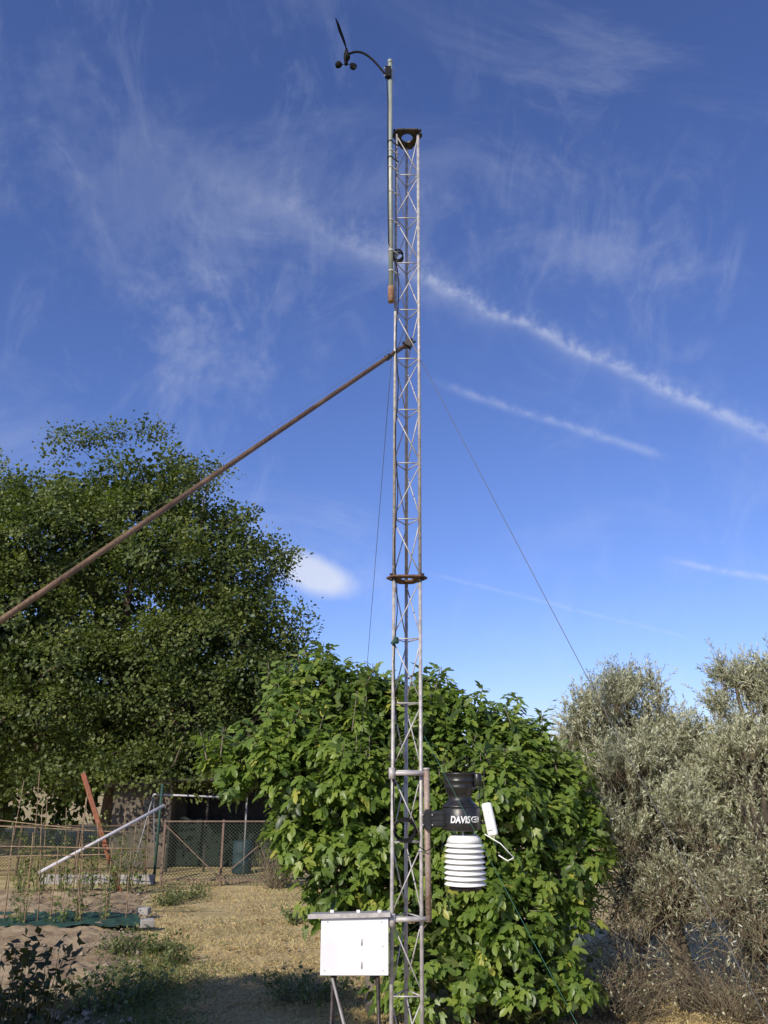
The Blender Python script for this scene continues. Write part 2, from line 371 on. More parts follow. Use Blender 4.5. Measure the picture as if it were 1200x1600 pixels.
def grass(name,n,fx,y0,y1,h,m,label,cat,zb=0,lean=1.3,wid=.05,thr=-.35):
    ys=1/rng.uniform(1/y1,1/y0,n); xs=fx(ys); pos=np.stack([xs,ys,np.full(n,zb)],1)
    cl=np.array([mnoise.noise(Vector((x*1.2,y*1.2,0))) for x,y in zip(xs,ys)])
    ax=rdir(n)*lean; ax[:,2]=np.abs(ax[:,2])*.5+.35
    keep=(cl+rng.uniform(-.5,.5,n)*(1 if thr<0 else .3))>thr
    pos,ax,cl=pos[keep],ax[keep],cl[keep]; k=len(pos)
    o=leaves(name,pos,ax,rdir(k)+np.array([0,0,.8]),h*rng.uniform(.4,1.3,k),np.clip(.5+cl*.6+rng.normal(0,.2,k),0,1),[(-wid,0,0),(wid,0,0),(wid*.5,.6,.05),(0,1,-.1)],[(0,1,2,3)],m)
    tag(o,label,cat,kind='stuff'); return o
ex=np.vectorize(edge_x)
grass('dry_grass',90000,lambda y: ex(y)+.05+rng.uniform(0,1,len(y))*(4.6+.12*y),7.6,19,.055,straw,'short dry straw grass covering the path between bed and trees','dry grass',lean=2.2,wid=.06)
grass('green_grass',5000,lambda y: ex(y)+rng.normal(0,.3,len(y))*1.0+.15,8,12,.08,weedleaf,'thin green grass along the edge of the tilled bed','grass',.03)
grass('green_grass',26000,lambda y: ex(y)-.5+rng.uniform(0,1,len(y))*(4.6+.12*y),8,18,.06,weedleaf,'patches of short green grass among the dry straw of the path','grass',.01,thr=.26)
n=320; ys=rng.uniform(8,15,n); xs=rng.uniform(-2.6,2.2,n)-.1*ys; 
o=leaves('fallen_leaves',np.stack([xs,ys,rng.uniform(.02,.05,n)],1),rdir(n)*np.array([1,1,.15]),rdir(n)*.4+np.array([0,0,1]),rng.uniform(.04,.09,n),rng.uniform(0,1,n),T_D,F_D,litterm); tag(o,'brown fallen leaves scattered over the dry path','fallen leaves',kind='stuff')
# ---------------------------------------------------------------- trees
def L(px,py,rp,Y,sx=1,sy=1,sz=1):
    p=P(px,py,Y); dep=(p-Vector((0,0,CH))).dot(Vector((0,ct,st))); r=rp*dep/F
    return (p,(r*sx,r*sy,r*sz))
def crown(root,lobes,ncl,per,crad,lsz,m,T=T_D,FA=F_D,r0=.82,keep=.8,zmin=.3,up=.5,name='crown'):
    cp,cn=lobe_points(lobes,ncl,r0,1.04,keep,zmin); ncl=len(cp)
    k=rng.integers(int(per*.6),int(per*1.4),ncl); idx=np.repeat(np.arange(ncl),k); N=len(idx)
    off=rng.normal(size=(N,3))*crad*np.array([1,1,.75])*rng.uniform(.6,1.3,ncl)[idx][:,None]
    pos=cp[idx]+off; out=cn[idx]
    ax=nrm(off)*.8+out*.5+rdir(N)*.7+np.array([0,0,-.25]); nr=out*1.0+np.array([0,0,up])+rdir(N)*.55
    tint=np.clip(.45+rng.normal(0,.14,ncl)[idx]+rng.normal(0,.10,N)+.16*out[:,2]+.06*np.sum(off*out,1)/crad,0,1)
    leaves(name,pos,ax,nr,lsz*rng.uniform(.6,1.25,N),tint,T,FA,m,root)
    return cp,cn
tb=P(170,1400,24); tb.z=0
big=thing('broadleaf_tree','huge dark green broadleaf tree filling the left side behind the shed','tree',tb)
BL=[L(60,885,155,24),L(150,820,106,24),L(240,785,84,23.5),L(300,860,98,23),L(350,935,90,23),L(390,1015,80,23),L(200,990,215,24,1,.8,1),L(50,1090,165,22.5),L(305,1090,155,23,1,.8,.85),
    L(-110,915,180,24),L(-60,1050,190,23),L(410,1100,74,23),L(130,728,44,24),L(262,704,40,23.5),L(225,738,40,23.5),L(290,735,34,23.4),L(0,756,42,24),L(95,702,24,24),L(160,700,24,24),L(318,735,24,23.3),L(350,790,26,23.3),L(400,866,32,23),L(445,985,32,23),
    L(180,1130,120,21.5,1.3,.7,.8),L(60,1160,90,21.5,1.3,.7,.7),L(320,1150,90,21.5,1.2,.7,.8),L(388,815,18,23.2),L(442,862,18,23.1),L(425,925,28,23),L(475,1010,22,23),L(250,1195,50,19.8,1.9,.8,.7),L(90,1205,45,20,1.9,.8,.6),L(380,1200,45,20.5,1.4,.8,.8),
    L(215,1216,34,19.2,2.3,.8,.6),L(330,1222,30,19.3,2.2,.8,.6),L(120,1222,30,19.3,2.0,.8,.6)]
BS=sub(BL,4.4,.24,.46,.88,.55,.40)
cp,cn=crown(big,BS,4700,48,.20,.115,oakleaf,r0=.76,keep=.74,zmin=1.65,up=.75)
wood(big,tb,tb+Vector((0,0,2.4)),.42,BL[:12],bark,cp,260,.05)
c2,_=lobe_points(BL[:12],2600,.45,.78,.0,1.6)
ii=np.repeat(np.arange(len(c2)),6); N=len(ii); leaves('shade_tinted_foliage',c2[ii]+rng.normal(size=(N,3))*.3,rdir(N),rdir(N)+np.array([0,0,.6]),rng.uniform(.16,.26,N),rng.uniform(0,.3,N),T_D,F_D,oakleaf,big)  # inner leaves take only dark tints, painting shade into the crown's depth
# fig tree
fb=P(585,1400,8.9); fb.z=0
fig=thing('fig_tree','bushy bright green fig tree with large lobed leaves behind the mast','tree',fb)
FL=[L(520,1125,80,8.8),L(470,1122,64,8.6),L(420,1175,54,8.4,1,.8,.85),L(620,1148,82,8.9),L(700,1163,78,8.8),L(780,1182,68,8.8),L(480,1230,88,8.4),L(600,1260,118,8.5),L(740,1285,118,8.5),L(842,1255,72,8.7),
    L(866,1340,68,8.6),L(800,1420,98,8.3),L(820,1520,90,8.2),L(710,1500,98,8.3),L(690,1400,98,8.3),L(540,1335,84,8.4),L(505,1066,30,8.7),L(458,1056,22,8.6),L(592,1084,26,8.9),L(545,1054,20,8.8),L(655,1092,26,8.9),L(705,1100,24,8.8),L(760,1118,24,8.8),L(818,1134,24,8.8),L(350,1192,22,8.3),
    L(740,1590,96,8.2),L(640,1560,66,8.6),L(470,1330,38,8.2),L(882,1214,26,8.7),L(906,1290,30,8.6),L(375,1215,24,8.3),L(555,1400,46,8.4),L(600,1440,50,8.4),L(885,1430,30,8.4)]
FS=sub(FL,27,.22,.46,.88,.72,.10)
cp,cn=lobe_points(FS,2300,.55,1.12,.60,.25,-.2)
cpb,cnb=lobe_points(FL,800,.80,1.0,.80,.25,-.3)
cp=np.concatenate([cp,cpb]); cn=np.concatenate([cn,cnb]); ncl=len(cp)
cp=cp+cn*rng.exponential(.03,(ncl,1))
idx=np.repeat(np.arange(ncl),rng.integers(6,12,ncl)); N=len(idx)
tipdir=nrm(cn*.7+np.array([0,0,.85])+rdir(ncl)*.35)[idx]
rad=rdir(N); rad=nrm(rad-tipdir*np.sum(rad*tipdir,1,keepdims=True)); lift=rng.uniform(-.1,1.4,(N,1))
pos=cp[idx]+rad*rng.uniform(.012,.05,(N,1))+tipdir*rng.uniform(-.12,.05,(N,1))
ax=rad+tipdir*lift*.5+np.array([0,0,-.45]); nr=tipdir*.9+np.array([-.1,-.25,.2])+rad*.45+rdir(N)*.36
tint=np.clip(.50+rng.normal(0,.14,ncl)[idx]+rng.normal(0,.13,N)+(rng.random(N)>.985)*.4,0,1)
sel=np.where((cn[:,2]>.35)&(cp[:,2]>2.0))[0]; sel=rng.choice(sel,min(180,len(sel)),replace=False)
sb=MB(); SP=[];SA=[];SN=[];ST=[]
for i in sel:
    d=Vector((random.gauss(0,.28)+cn[i][0]*.3,random.gauss(0,.28),1)).normalized(); ln=random.uniform(.08,.30); p0=Vector(cp[i])-d*.1
    pts=[p0+d*(ln+.1)*t/4 for t in range(5)]; sb.tube(pts,[.008,.007,.006,.005,.004],5,False)
    nl_=int(8+ln*28)
    for k in range(nl_):
        t=.25+.75*k/nl_; a=k*2.4+random.random(); r_=Vector((math.cos(a),math.sin(a),0)); r_=(r_-d*r_.dot(d)).normalized()
        SP.append(p0+d*(ln+.1)*t+r_*.03); SA.append(r_+d*random.uniform(-.1,.5)+Vector((0,0,-.25+.7*(t>.85)))); SN.append(d*.9+r_*.3+Vector((random.gauss(0,.25),random.gauss(0,.25)-.2,random.gauss(0,.2)))); ST.append(min(1,max(0,random.gauss(.58,.13))))
pos=np.concatenate([pos,np.array([tuple(v) for v in SP])]); ax=np.concatenate([ax,np.array([tuple(v) for v in SA])]); nr=np.concatenate([nr,np.array([tuple(v) for v in SN])]); tint=np.concatenate([tint,np.array(ST)]); N=len(pos)
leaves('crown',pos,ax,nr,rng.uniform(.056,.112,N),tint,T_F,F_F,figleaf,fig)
wood(fig,fb,fb+Vector((-.05,0,.55)),.07,FL[:16],figbark,cp,620,.012,b=sb)
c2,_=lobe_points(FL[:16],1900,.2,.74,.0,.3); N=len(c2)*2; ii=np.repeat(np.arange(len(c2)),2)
leaves('shade_tinted_foliage',c2[ii]+rng.normal(size=(N,3))*.12,rdir(N),rdir(N)+np.array([0,0,.8]),rng.uniform(.09,.13,N),rng.uniform(0,.16,N),T_F,F_F,figleaf,fig)  # shade in the crown gaps is put into these dark leaf tints
# olive trees
def olive(label,lobes,base,fork,nsh,r0,leafy=1.0):
    t=thing('olive_tree',label,'tree',base)
    sb=sub(lobes,22,.24,.46,.86,1.15,.11)
    cp,cn=lobe_points(sb,int(nsh*.80),.1,1.10,.35,.15)
    cpb,cnb=lobe_points(lobes,int(nsh*.20),.5,.92,.5,.15); cp=np.concatenate([cp,cpb]); cn=np.concatenate([cn,cnb]); nsh=len(cp)
    d=nrm(cn*.35+np.array([0,0,1.0])+rdir(nsh)*.42)
    low=np.clip((1.9-cp[:,2])/1.1,0,1); d=nrm(d-np.array([0,0,1.5])*low[:,None]*rng.uniform(0,1,(nsh,1)))
    Ls=rng.uniform(.16,.42,nsh); bend=rdir(nsh)*.28+np.array([0,0,-.20])
    nl=26; tt=np.linspace(.06,1,nl)
    A=cp[:,None,:]+Ls[:,None,None]*(d[:,None,:]*tt[None,:,None]+bend[:,None,:]*(tt**2)[None,:,None])
    tg=nrm((d[:,None,:]+2*bend[:,None,:]*tt[None,:,None]).reshape(-1,3))
    pos=A.reshape(-1,3); N=len(pos); keep=rng.random(N)<(1-.86*np.repeat(low,nl))*leafy
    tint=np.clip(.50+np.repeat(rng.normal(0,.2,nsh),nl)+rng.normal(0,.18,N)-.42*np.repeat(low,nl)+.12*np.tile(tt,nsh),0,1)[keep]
    pos,tg=pos[keep],tg[keep]; N=len(pos); sd=nrm(np.cross(tg,rdir(N)))
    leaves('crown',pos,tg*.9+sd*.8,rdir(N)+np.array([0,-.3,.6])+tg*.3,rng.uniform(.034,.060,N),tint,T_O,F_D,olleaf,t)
    b=MB()
    for i in range(nsh):
        p0=Vector(cp[i]-d[i]*.10); p1=Vector(cp[i]+Ls[i]*(d[i]*.5+bend[i]*.25)); p2=Vector(cp[i]+Ls[i]*(d[i]+bend[i])); q=.75+.9*low[i]
        b.tube([p0,p1,p2],[.0024*q,.0018*q,.0009*q],3,False)
    o=obj('shoots',b,oltwig,t); o['kind']='stuff'
    wood(t,base,fork,r0,lobes,olbark,cp,520,.009)
    return t
OY=9.2
OL=[L(975,1148,78,OY,.9,1,1),L(925,1150,48,OY,1,1,.9),L(1030,1190,72,OY),L(960,1230,88,OY),L(1040,1300,104,OY),L(975,1380,80,OY,.85,1,1),L(1080,1410,90,OY-.3),L(1000,1480,66,OY-.2),L(978,1086,24,OY),L(1012,1102,24,OY),L(893,1126,22,OY),L(1048,1145,24,OY),L(1085,1215,56,OY),L(1090,1290,80,OY)]
ob=P(1075,1500,9.0); ob.z=0
olive('silvery olive tree with twiggy lower branches right of the fig tree',OL,ob,ob+Vector((-.12,0,.9)),5700,.11)
OL2=[L(1165,1125,50,8.8,.8,1,1.1),L(1215,1180,82,8.8),L(1168,1215,62,8.7),L(1205,1300,98,8.7),L(1185,1410,85,8.5),L(1150,1074,24,8.8),L(1200,1078,36,8.8),L(1185,1500,56,8.4),L(1140,1190,38,8.8)]
ob2=P(1215,1500,8.5); ob2.z=0
olive('silvery olive tree cut off by the right edge, tallest of the two',OL2,ob2,ob2+Vector((.1,0,1.0)),3900,.10)
def brush(label,c,rx,h,n,m,leafm=None,lsz=.05,nlf=0,name='dry_bush',cat='bush',group=None,amp=.12,r=.006):
    t=thing(name,label,cat,c,group); b=MB(); tips=[]
    for i in range(n):
        a=random.uniform(0,6.28); q=random.random()**.5*rx; p0=Vector(c)+Vector((math.cos(a)*q*.4,math.sin(a)*q*.4,0)); p1=Vector(c)+Vector((math.cos(a)*q*1.2,math.sin(a)*q*1.2,h*random.uniform(.4,1)))
        pts=curve(p0,p1,4,amp); b.tube(pts,[r,r*.83,r*.66,r*.5,r*.25],3,False); tips+=pts[1:]
    obj('stems',b,m,t)
    if nlf:
        tp=np.array([tips[random.randrange(len(tips))] for _ in range(nlf)]); leaves('foliage',tp+rng.normal(size=(nlf,3))*lsz*.8,rdir(nlf)+np.array([0,0,-.2]),rdir(nlf)*.6+np.array([0,0,.9]),rng.uniform(.6,1.3,nlf)*lsz,rng.uniform(0,1,nlf),T_D,F_D,leafm,t)
    return t
brush('tangled dry brown bush under the first olive, beside the fig tree',G(960,1585),.75,.55,320,oltwig,olleaf,.028,800,amp=.5,r=.004)
brush('tangled dry brown bush below the right edge olive',G(1150,1585),.85,.6,360,oltwig,olleaf,.028,900,amp=.5,r=.004)
brush('low leafy green bush beneath the fig tree crown',G(800,1592),.8,.7,160,stem,weedleaf,.09,1500,'green_bush')
brush('low green weeds at the foot of the box stand',G(480,1560),.5,.25,60,stem,weedleaf,.05,450,'green_bush')
def bgtree(label,c,r,h,ncl,lsz=.3):
    t=thing('background_tree',label,'tree',c); c=Vector(c)
    lb=[(c+Vector((random.uniform(-.6,.6)*r,random.uniform(-.3,.3)*r,h*random.uniform(.4,.75))),(r*random.uniform(.45,.7),r*.5,h*random.uniform(.22,.34))) for _ in range(6)]+[(c+Vector((0,0,h*.5)),(r*.8,r*.6,h*.5))]
    cp,_=crown(t,lb,ncl,22,.3,lsz,oakleaf,zmin=.1); wood(t,c,c+Vector((0,0,h*.3)),.2,lb,bark,None)
bgtree('dark bushy tree far behind the bamboo trellis, leftmost of the far trees',(-13.5,30,0),4.5,5.5,420)
bgtree('dark bushy tree behind the shed roof',(-7.5,29,0),4,5.0,380)
bgtree('dark bushy tree behind the chain link gate',(-3.2,27,0),3.5,4.6,340)
bgtree('dark low tree seen between the fig and the olive',(7.5,28,0),3.2,3.2,300)
bgtree('dark low tree behind the olive at right',(12.5,29,0),3.6,3.3,320)
t=thing('shadow_caster_tree','round leafy tree out of view at left, added to cast the foreground shade','tree',(-6.1,1.1,0))
lb=[(Vector((-6.1,1.1,5.1)),(1.1,1.0,.8)),(Vector((-5.3,1.1,4.8)),(.6,.6,.45)),(Vector((-6.9,.5,4.3)),(.8,.7,.5))]  # unseen crown, placed and sized to throw shade over the near path
crown(t,lb,360,34,.2,.15,oakleaf,zmin=2); wood(t,Vector((-6.1,1.1,0)),Vector((-6.1,1.1,3.4)),.13,lb,bark,None)
# ---------------------------------------------------------------- lattice mast
BX=.108; MY=4.8; LEAN=.00955; BAY=.375; SIDE=.16
def Q(x,y,z): return Vector((BX+x+LEAN*z,MY+y,z))
LP=[(-SIDE/2,-.0462),(SIDE/2,-.0462),(0,.0924)]
mast=thing('lattice_mast','tall slim triangular galvanized lattice mast rising through the frame','mast',Q(0,0,0))
for si,(z0,z1) in enumerate(((0,3.365),(3.385,6.74))):
    for (x,y) in LP: obj('leg',MB().tube([Q(x,y,z0),Q(x,y,z1)],.0108,12),galv,mast)
for k in range(1,18):
    z=k*BAY
    if k==9: continue
    for a in range(3):
        p,q=LP[a],LP[(a+1)%3]; obj('rung',MB().tube([Q(*p,z),Q(*q,z)],.0042,6),galvw,mast)
for k in range(18):
    z=k*BAY
    for a in range(3):
        p,q=(LP[a],LP[(a+1)%3]) if (k%2==0) else (LP[(a+1)%3],LP[a])
        obj('diagonal_brace',MB().tube([Q(*p,z+.02),Q(*q,z+BAY-.02)],.0040,6),galvw,mast)
def tri(s):
    R_=[]
    for (x,y) in LP:
        a=math.atan2(y,x); 
        for d in(-.32,.32): R_.append((s*math.hypot(x,y)*math.cos(a+d),s*math.hypot(x,y)*math.sin(a+d)))
    return sorted(R_,key=lambda p:math.atan2(p[1],p[0]))
for z,s,m in ((6.752,1.28,darkmetal),(3.375,1.42,darkrust)):
    pl=obj('flange_plate',MB().plate(tri(s),z,.010,(0,0,.042),lambda q:Q(*q)),m,mast); pl['label']='black triangular top plate with round hole' if z>6 else 'rusty triangular joint plate with round hole'
    for (x,y) in LP:
        k=1.2; obj('bolt',MB().lathe([(.010,-.022),(.010,-.006),(.006,-.006),(.006,.012),(.010,.012),(.010,.022)],Q(x*k,y*k,z),6),darkmetal,pl)
obj('base_plate',MB().box(Q(0,0,.006)+Vector((0,.02,0)),(.34,.34,.012)),rust,mast)
# ---------------------------------------------------------------- pole + anemometer
a0=P(609.5,97,4.70); a1=P(611,468,4.70)
pole=thing('mast_pole','greenish galvanized pipe strapped to the upper left side of the mast','pole',a1)
def pp(py): 
    z=P(610,py,4.7).z; t=(z-a1.z)/(a0.z-a1.z); return a1.lerp(a0,t)
obj('pipe',MB().tube([pp(455),pp(250),pp(99)],.0165,14),greenpipe,pole)
s_=obj('end_sleeve',MB().tube([pp(472),pp(448)],.0215,14),rust,pole); s_['label']='rusty sleeve on the lower end of the pipe'
obj('top_cap',MB().tube([pp(99),pp(95)],.019,14),greenpipe,pole)
for py in (222,236,247,262,300,345,392,424):
    c=pp(py); cb=MB().tube([c-Vector((0,0,.006)),c+Vector((0,0,.006))],.0195,14); cb.tube([c+Vector((.015,0,0)),c+Vector((.06,.04,0))],.005,6); obj('clamp',cb,darkmetal if py in(222,247) else galvw,pole)
AY=4.70
an=thing('anemometer','black wind vane and cup anemometer on a curved arm at the mast top','anemometer',P(606,118,AY))
h=P(541,90,AY); mt=P(606,117,AY)
b=MB(); pts=[]
for i in range(15):
    t=i/14; px=604-(604-541)*t; py=119-38*math.sin(min(1,t*1.35)*math.pi/2)+ (6*((t-.7)/.3)**2 if t>.7 else 0); pts.append(P(px,py,AY))
b.tube(pts,[.0085]*15,8); obj('arm',b,blackm,an)
b=MB().box(mt+Vector((.002,-.02,0)),(.045,.035,.10)); obj('mounting_bracket',b,blackm,an,bevel=.005)
for dz in(-.035,.035): obj('u_bolt',MB().tube([mt+Vector((-.03,-.03,dz)),mt+Vector((.05,.0,dz)),mt+Vector((.03,.05,dz))],.003,6),galvw,an)
obj('housing',MB().lathe([(.004,-.06),(.014,-.055),(.018,-.02),(.02,.0),(.02,.035),(.014,.05),(.010,.08),(.006,.09)],h,16),blackm,an)
wh=h+Vector((0,0,-.060))
cw=obj('cup_wheel',MB().lathe([(.006,-.012),(.014,-.008),(.014,.008),(.006,.012)],wh,16),blackm,an)
for ang in (18,162,270):
    a=R(ang); r=Vector((math.cos(a),math.sin(a),0)); tn=Vector((-r.y,r.x,0)); c=wh+r*.058
    obj('cup_arm',MB().tube([wh,c],.003,6),blackm,cw)
    mm=Matrix((r,Vector((0,0,1)),tn)).transposed()
    pr=[(.028,0.0),(.0275,.008),(.023,.022),(.013,.031),(.002,.034)]
    obj('cup',MB().lathe(pr,c,16,mm),blackm,cw)
vt=h+Vector((0,0,.085)); vd=(P(526,41,4.47)-vt); vd.z=0.02; tip=vt+vd
vb=MB(); e=vd.normalized(); u=(Matrix.Rotation(R(38),3,e)@Vector((0,0,1))); 
if u.x>0: u=Matrix.Rotation(R(-38),3,e)@Vector((0,0,1))
s0=e.cross(u).normalized()*.003
pts2=[vt+e*.01-u*.006,vt+e*.08-u*.020,tip-e*.03-u*.014,tip+e*.01+u*.012,tip-e*.10+u*.030,vt+e*.01+u*.006]
vb.v=[p+s0 for p in pts2]+[p-s0 for p in pts2]; vb.f=[tuple(range(6)),tuple(range(11,5,-1))]+[((i+1)%6,i,i+6,(i+1)%6+6) for i in range(6)]; vb.flat=set(range(8))
obj('wind_vane',vb,blackm,an)
obj('vane_nose',MB().tube([vt,vt-e*.05,vt-e*.075],[.006,.007,.002],10),blackm,an)
def mcable(name,label,pts,r=.0032,m=blackm): 
    o=obj(name,MB().tube(pts,r,6),m,loc=pts[-1]); return tag(o,label,'cable')
cpts=[P(604,122,4.68),P(606,160,4.675),P(605.5,215,4.675),P(606,300,4.675),P(607,380,4.68),P(613,392,4.70),P(621,420,4.73)]
z=cpts[-1].z
k=0
while z>1.95:
    cpts.append(Q(-SIDE/2+.012+.010*math.sin(k*1.3),-.0462-.014+.004*math.cos(k),z)); z-=.15; k+=1
mcable('signal_cable','thin black cable running down the left leg of the mast',cpts,.0032)
def coil(label,c,r,n=4,ax=(0,1,.15)):
    b=MB(); q=Vector(ax).to_track_quat('Z','Y'); pts=[]
    for i in range(n*20+1):
        a=2*math.pi*i/20; pts.append(Vector(c)+q@Vector((r*(1+.07*math.sin(i*.37))*math.cos(a),r*(1+.05*math.cos(i*.21))*math.sin(a),.004*math.sin(i*.9)+.0008*i)))
    b.tube(pts,.0038,6); return tag(obj('cable_coil',b,blackm,loc=c),label,'cable coil')
coil('small coil of black cable hanging high on the mast beside the pipe',P(622,397,4.72),.036)
coil('larger coil of black cable tied inside the mast beside the weather station',P(633,1300,4.69),.058,6)
b=MB(); c=P(615,1001,4.74)
for i in range(7): b.sphere(c+Vector((random.uniform(-.018,.018),random.uniform(-.01,.01),random.uniform(-.016,.016))),.013,(1.2,1,.9),8,6)
tag(obj('cord_knot',b,tarpm,loc=c),'dark green knot of cord tied to the left leg of the mast','knot')
# ---------------------------------------------------------------- rusty brace
b0=P(642,534,4.83); b1=P(0,970,3.58); dv=(b1-b0); end=b0+dv*(b0.z/(b0.z-b1.z))
br=thing('brace_pipe','long rusty brown pipe bracing the mast diagonally down to the left','pipe',end)
obj('pipe',MB().tube([b0,b0.lerp(end,.5),end],.0148,16),rustpole,br)
c=P(639,538,4.80); b=MB().box(c,(.05,.05,.045),Matrix.Rotation(.5,3,'Y')); b.tube([c+Vector((-.03,0,-.03)),c+Vector((.02,0,.045))],.012,8); b.tube([c+Vector((-.045,-.02,.0)),c+Vector((.045,.0,.02))],.009,8)
obj('clamp',b,darkmetal,br,bevel=.004)
b=MB().lathe([(.019,-.02),(.019,.02)],b0.lerp(end,.035),12,(-dv).to_track_quat('Z','Y').to_matrix()); obj('collar',b,darkmetal,br)
# ---------------------------------------------------------------- guy wires
def wire(label,a,b_,r,m):
    a,b_=Vector(a),Vector(b_); b_=a+(b_-a)*(a.z/(a.z-b_.z))
    pts=[a.lerp(b_,i/24) for i in range(25)]
    return tag(obj('guy_wire',MB().tube(pts,r,8),m,loc=b_),label,'wire')
wire('steel guy wire running from the mast down to the lower right corner',P(656,560,4.78),P(1200,1597,3.3),.0019,wirem)
wire('thin guy wire dropping from the mast to behind the fig tree crown',P(613,545,4.8),P(572,1060,7.0),.0020,wirem)
wire('very thin guy wire running just above the rusty brace pipe',P(611,545,4.8),P(440,660,4.9),.0009,wirem)
wire('thin green guy cord slanting from the mast across the fig leaves',P(663,1150,4.75),P(900,1597,4.0),.0013,cord)
# ---------------------------------------------------------------- offset mount
SY=4.72
mo=thing('mounting_frame','bracket of rusty pipes holding the weather station off the mast','bracket',P(667,1437,SY))
v0=P(668,1440,SY); v1=P(668,1203,SY); v0.x=v1.x=(v0.x+v1.x)/2
obj('upright_pipe',MB().tube([v0,v1],.0165,14),rustpale,mo); 
obj('pipe_tip',MB().tube([v1,v1+Vector((0,0,.012))],.0185,14),galv,mo)
for py in(1208,1437):
    c0=P(611,py,SY-.03); c1=Vector((v1.x-.012,SY,c0.z))
    obj('cross_pipe',MB().tube([c0,c1],.013,12),galvw,mo)
    obj('clamp',MB().tube([c0+Vector((.005,-.006,-.03)),c0+Vector((.005,-.006,.03))],.019,12),galv,mo)
    obj('end_cap',MB().tube([c0-Vector((.02,0,0)),c0],.015,12),darkmetal,mo)
# ---------------------------------------------------------------- weather station
def Zp(py): return P(723,py,SY).z
cx=P(720,1290,SY).x
ws=thing('weather_station','black and white weather station with rain funnel and louvred radiation shield','weather station',(cx+.01,SY,Zp(1390)))
zt,zb=Zp(1260),Zp(1298); HC=cx+.004; HR=.108
b=MB(); b.lathe([(.075,zb-zt),(HR-.004,zb-zt+.006),(HR,zb-zt+.014),(HR,-.010),(HR-.008,-.002),(.05,.0)],Vector((HC,SY,zt)),48)
obj('housing',b,blackp,ws)
b=MB().box(((cx-.06+v1.x)/2,SY+.0,(zt+zb)/2-.002),(cx-.06-v1.x+.05,.07,(zt-zb)*.66)); obj('arm',b,blackp,ws,bevel=.006)
for dz in(.026,-.002,-.030): obj('arm_rib',MB().box(((cx-.06+v1.x)/2-.004,SY+.0,(zt+zb)/2+dz),(cx-.06-v1.x+.03,.082,.006)),blackp,ws)
b=MB().box((v1.x+.004,SY-.022,(zt+zb)/2-.004),(.032,.036,(zt-zb)*.85)); 
obj('pole_bracket',b,blackp,ws,bevel=.004)
for dz in(.022,-.03):
    obj('u_bolt',MB().tube([Vector((v1.x-.026,SY-.05,(zt+zb)/2+dz)),Vector((v1.x-.026,SY+.03,(zt+zb)/2+dz)),Vector((v1.x+.026,SY+.03,(zt+zb)/2+dz)),Vector((v1.x+.026,SY-.05,(zt+zb)/2+dz))],.0035,6),galvw,ws)
z2=Zp(1207)
prof=[(.102,zt-.002),(.096,zt+.008),(.080,zt+.020),(.068,zt+.034),(.063,zt+.050),(.068,zt+.064),(.078,zt+.080),(.084,zt+.096),(.0875,zt+.100),(.0875,zt+.106),(.086,zt+.110),(.087,zt+.130),(.0900,zt+.133),(.0900,zt+.139),(.088,zt+.142),(.089,z2-.012),(.0925,z2-.01),(.0925,z2)]
inn=[(.0885,z2),(.083,z2-.03),(.02,zt+.09),(.002,zt+.085)]
fc=Vector((cx-.002,SY,0)); rc=obj('rain_collector',MB().lathe(prof+inn,fc,40),blackp,ws)
for i in range(15):
    a=R(24*i+12); p=fc+Vector((.088*math.cos(a),.088*math.sin(a),z2-.01)); obj('bird_spike',MB().tube([p,p+Vector((.006*math.cos(a),.006*math.sin(a),.080+.014*(i%3)))],[.0017,.0009],5),darkmetal,rc)
q=P(746,1218,SY-.03); obj('side_sensor',MB().lathe([(.02,-.035),(.024,-.03),(.024,.028),(.020,.033),(.012,.035)],q,20),blackp,ws)
obj('sensor_shelf',MB().box(P(742,1231,SY-.03),(.075,.06,.008)),blackp,ws)
for dx in(749,756): obj('support_rod',MB().tube([P(dx,1264,SY-.02),P(dx,1196 if dx==756 else 1232,SY-.02)],.0028,6),darkmetal,ws)
c=P(765,1280,SY-.03); m3=Matrix.Rotation(R(-11),3,'Y')@Matrix.Rotation(R(-38),3,'Z')
wpn=obj('solar_panel_back',MB().box(c,(.060,.034,.175),m3),whitep,ws,bevel=.0155)
obj('panel_rib',MB().box(c+m3@Vector((0,-.020,0)),(.032,.012,.11),m3),whitep,wpn,bevel=.0055)
b=MB(); k0=P(757,1303,SY-.02); k1=P(803,1340,SY-.03); k3=P(793,1345,SY-.02); k4=P(779,1336,SY-.02)
b.tube([k0,P(782,1318,SY-.03),k1],.0030,8); b.tube([k1,k3,k4],.0030,8); obj('white_bracket',b,whitep,ws)
obj('panel_strut',MB().tube([P(747,1285,SY),P(760,1285,SY-.02)],.008,8),blackp,ws)
zs=Zp(1309); ze=Zp(1386); npl=9; st_=(zs-ze)/npl; sx=cx+.016
b=MB().lathe([(.060,.012),(.075,.010),(.088,-.004),(.098,-.026),(.090,-.026),(.06,-.008)],Vector((sx,SY,zs+.004)),40); obj('shield_cap',b,whitep,ws)
for i in range(npl-1):
    z=zs-st_*(i+.95); r=.108+.006*min(i,4)/4
    o=obj('shield_plate',MB().lathe([(.05,.008),(r-.026,.008),(r,-.012),(r,-.0155),(r-.028,.001),(.05,.001)],Vector((sx,SY,z)),40),whitep,ws)
obj('shield_base',MB().lathe([(.055,.004),(.088,.004),(.088,-.012),(.05,-.016)],Vector((sx,SY,ze+.003)),32),darkmetal,ws)
for a in(20,140,260): obj('shield_rod',MB().tube([Vector((sx+.06*math.cos(R(a)),SY+.06*math.sin(R(a)),zb+.01)),Vector((sx+.06*math.cos(R(a)),SY+.06*math.sin(R(a)),ze-.01))],.005,8),whitep,ws)
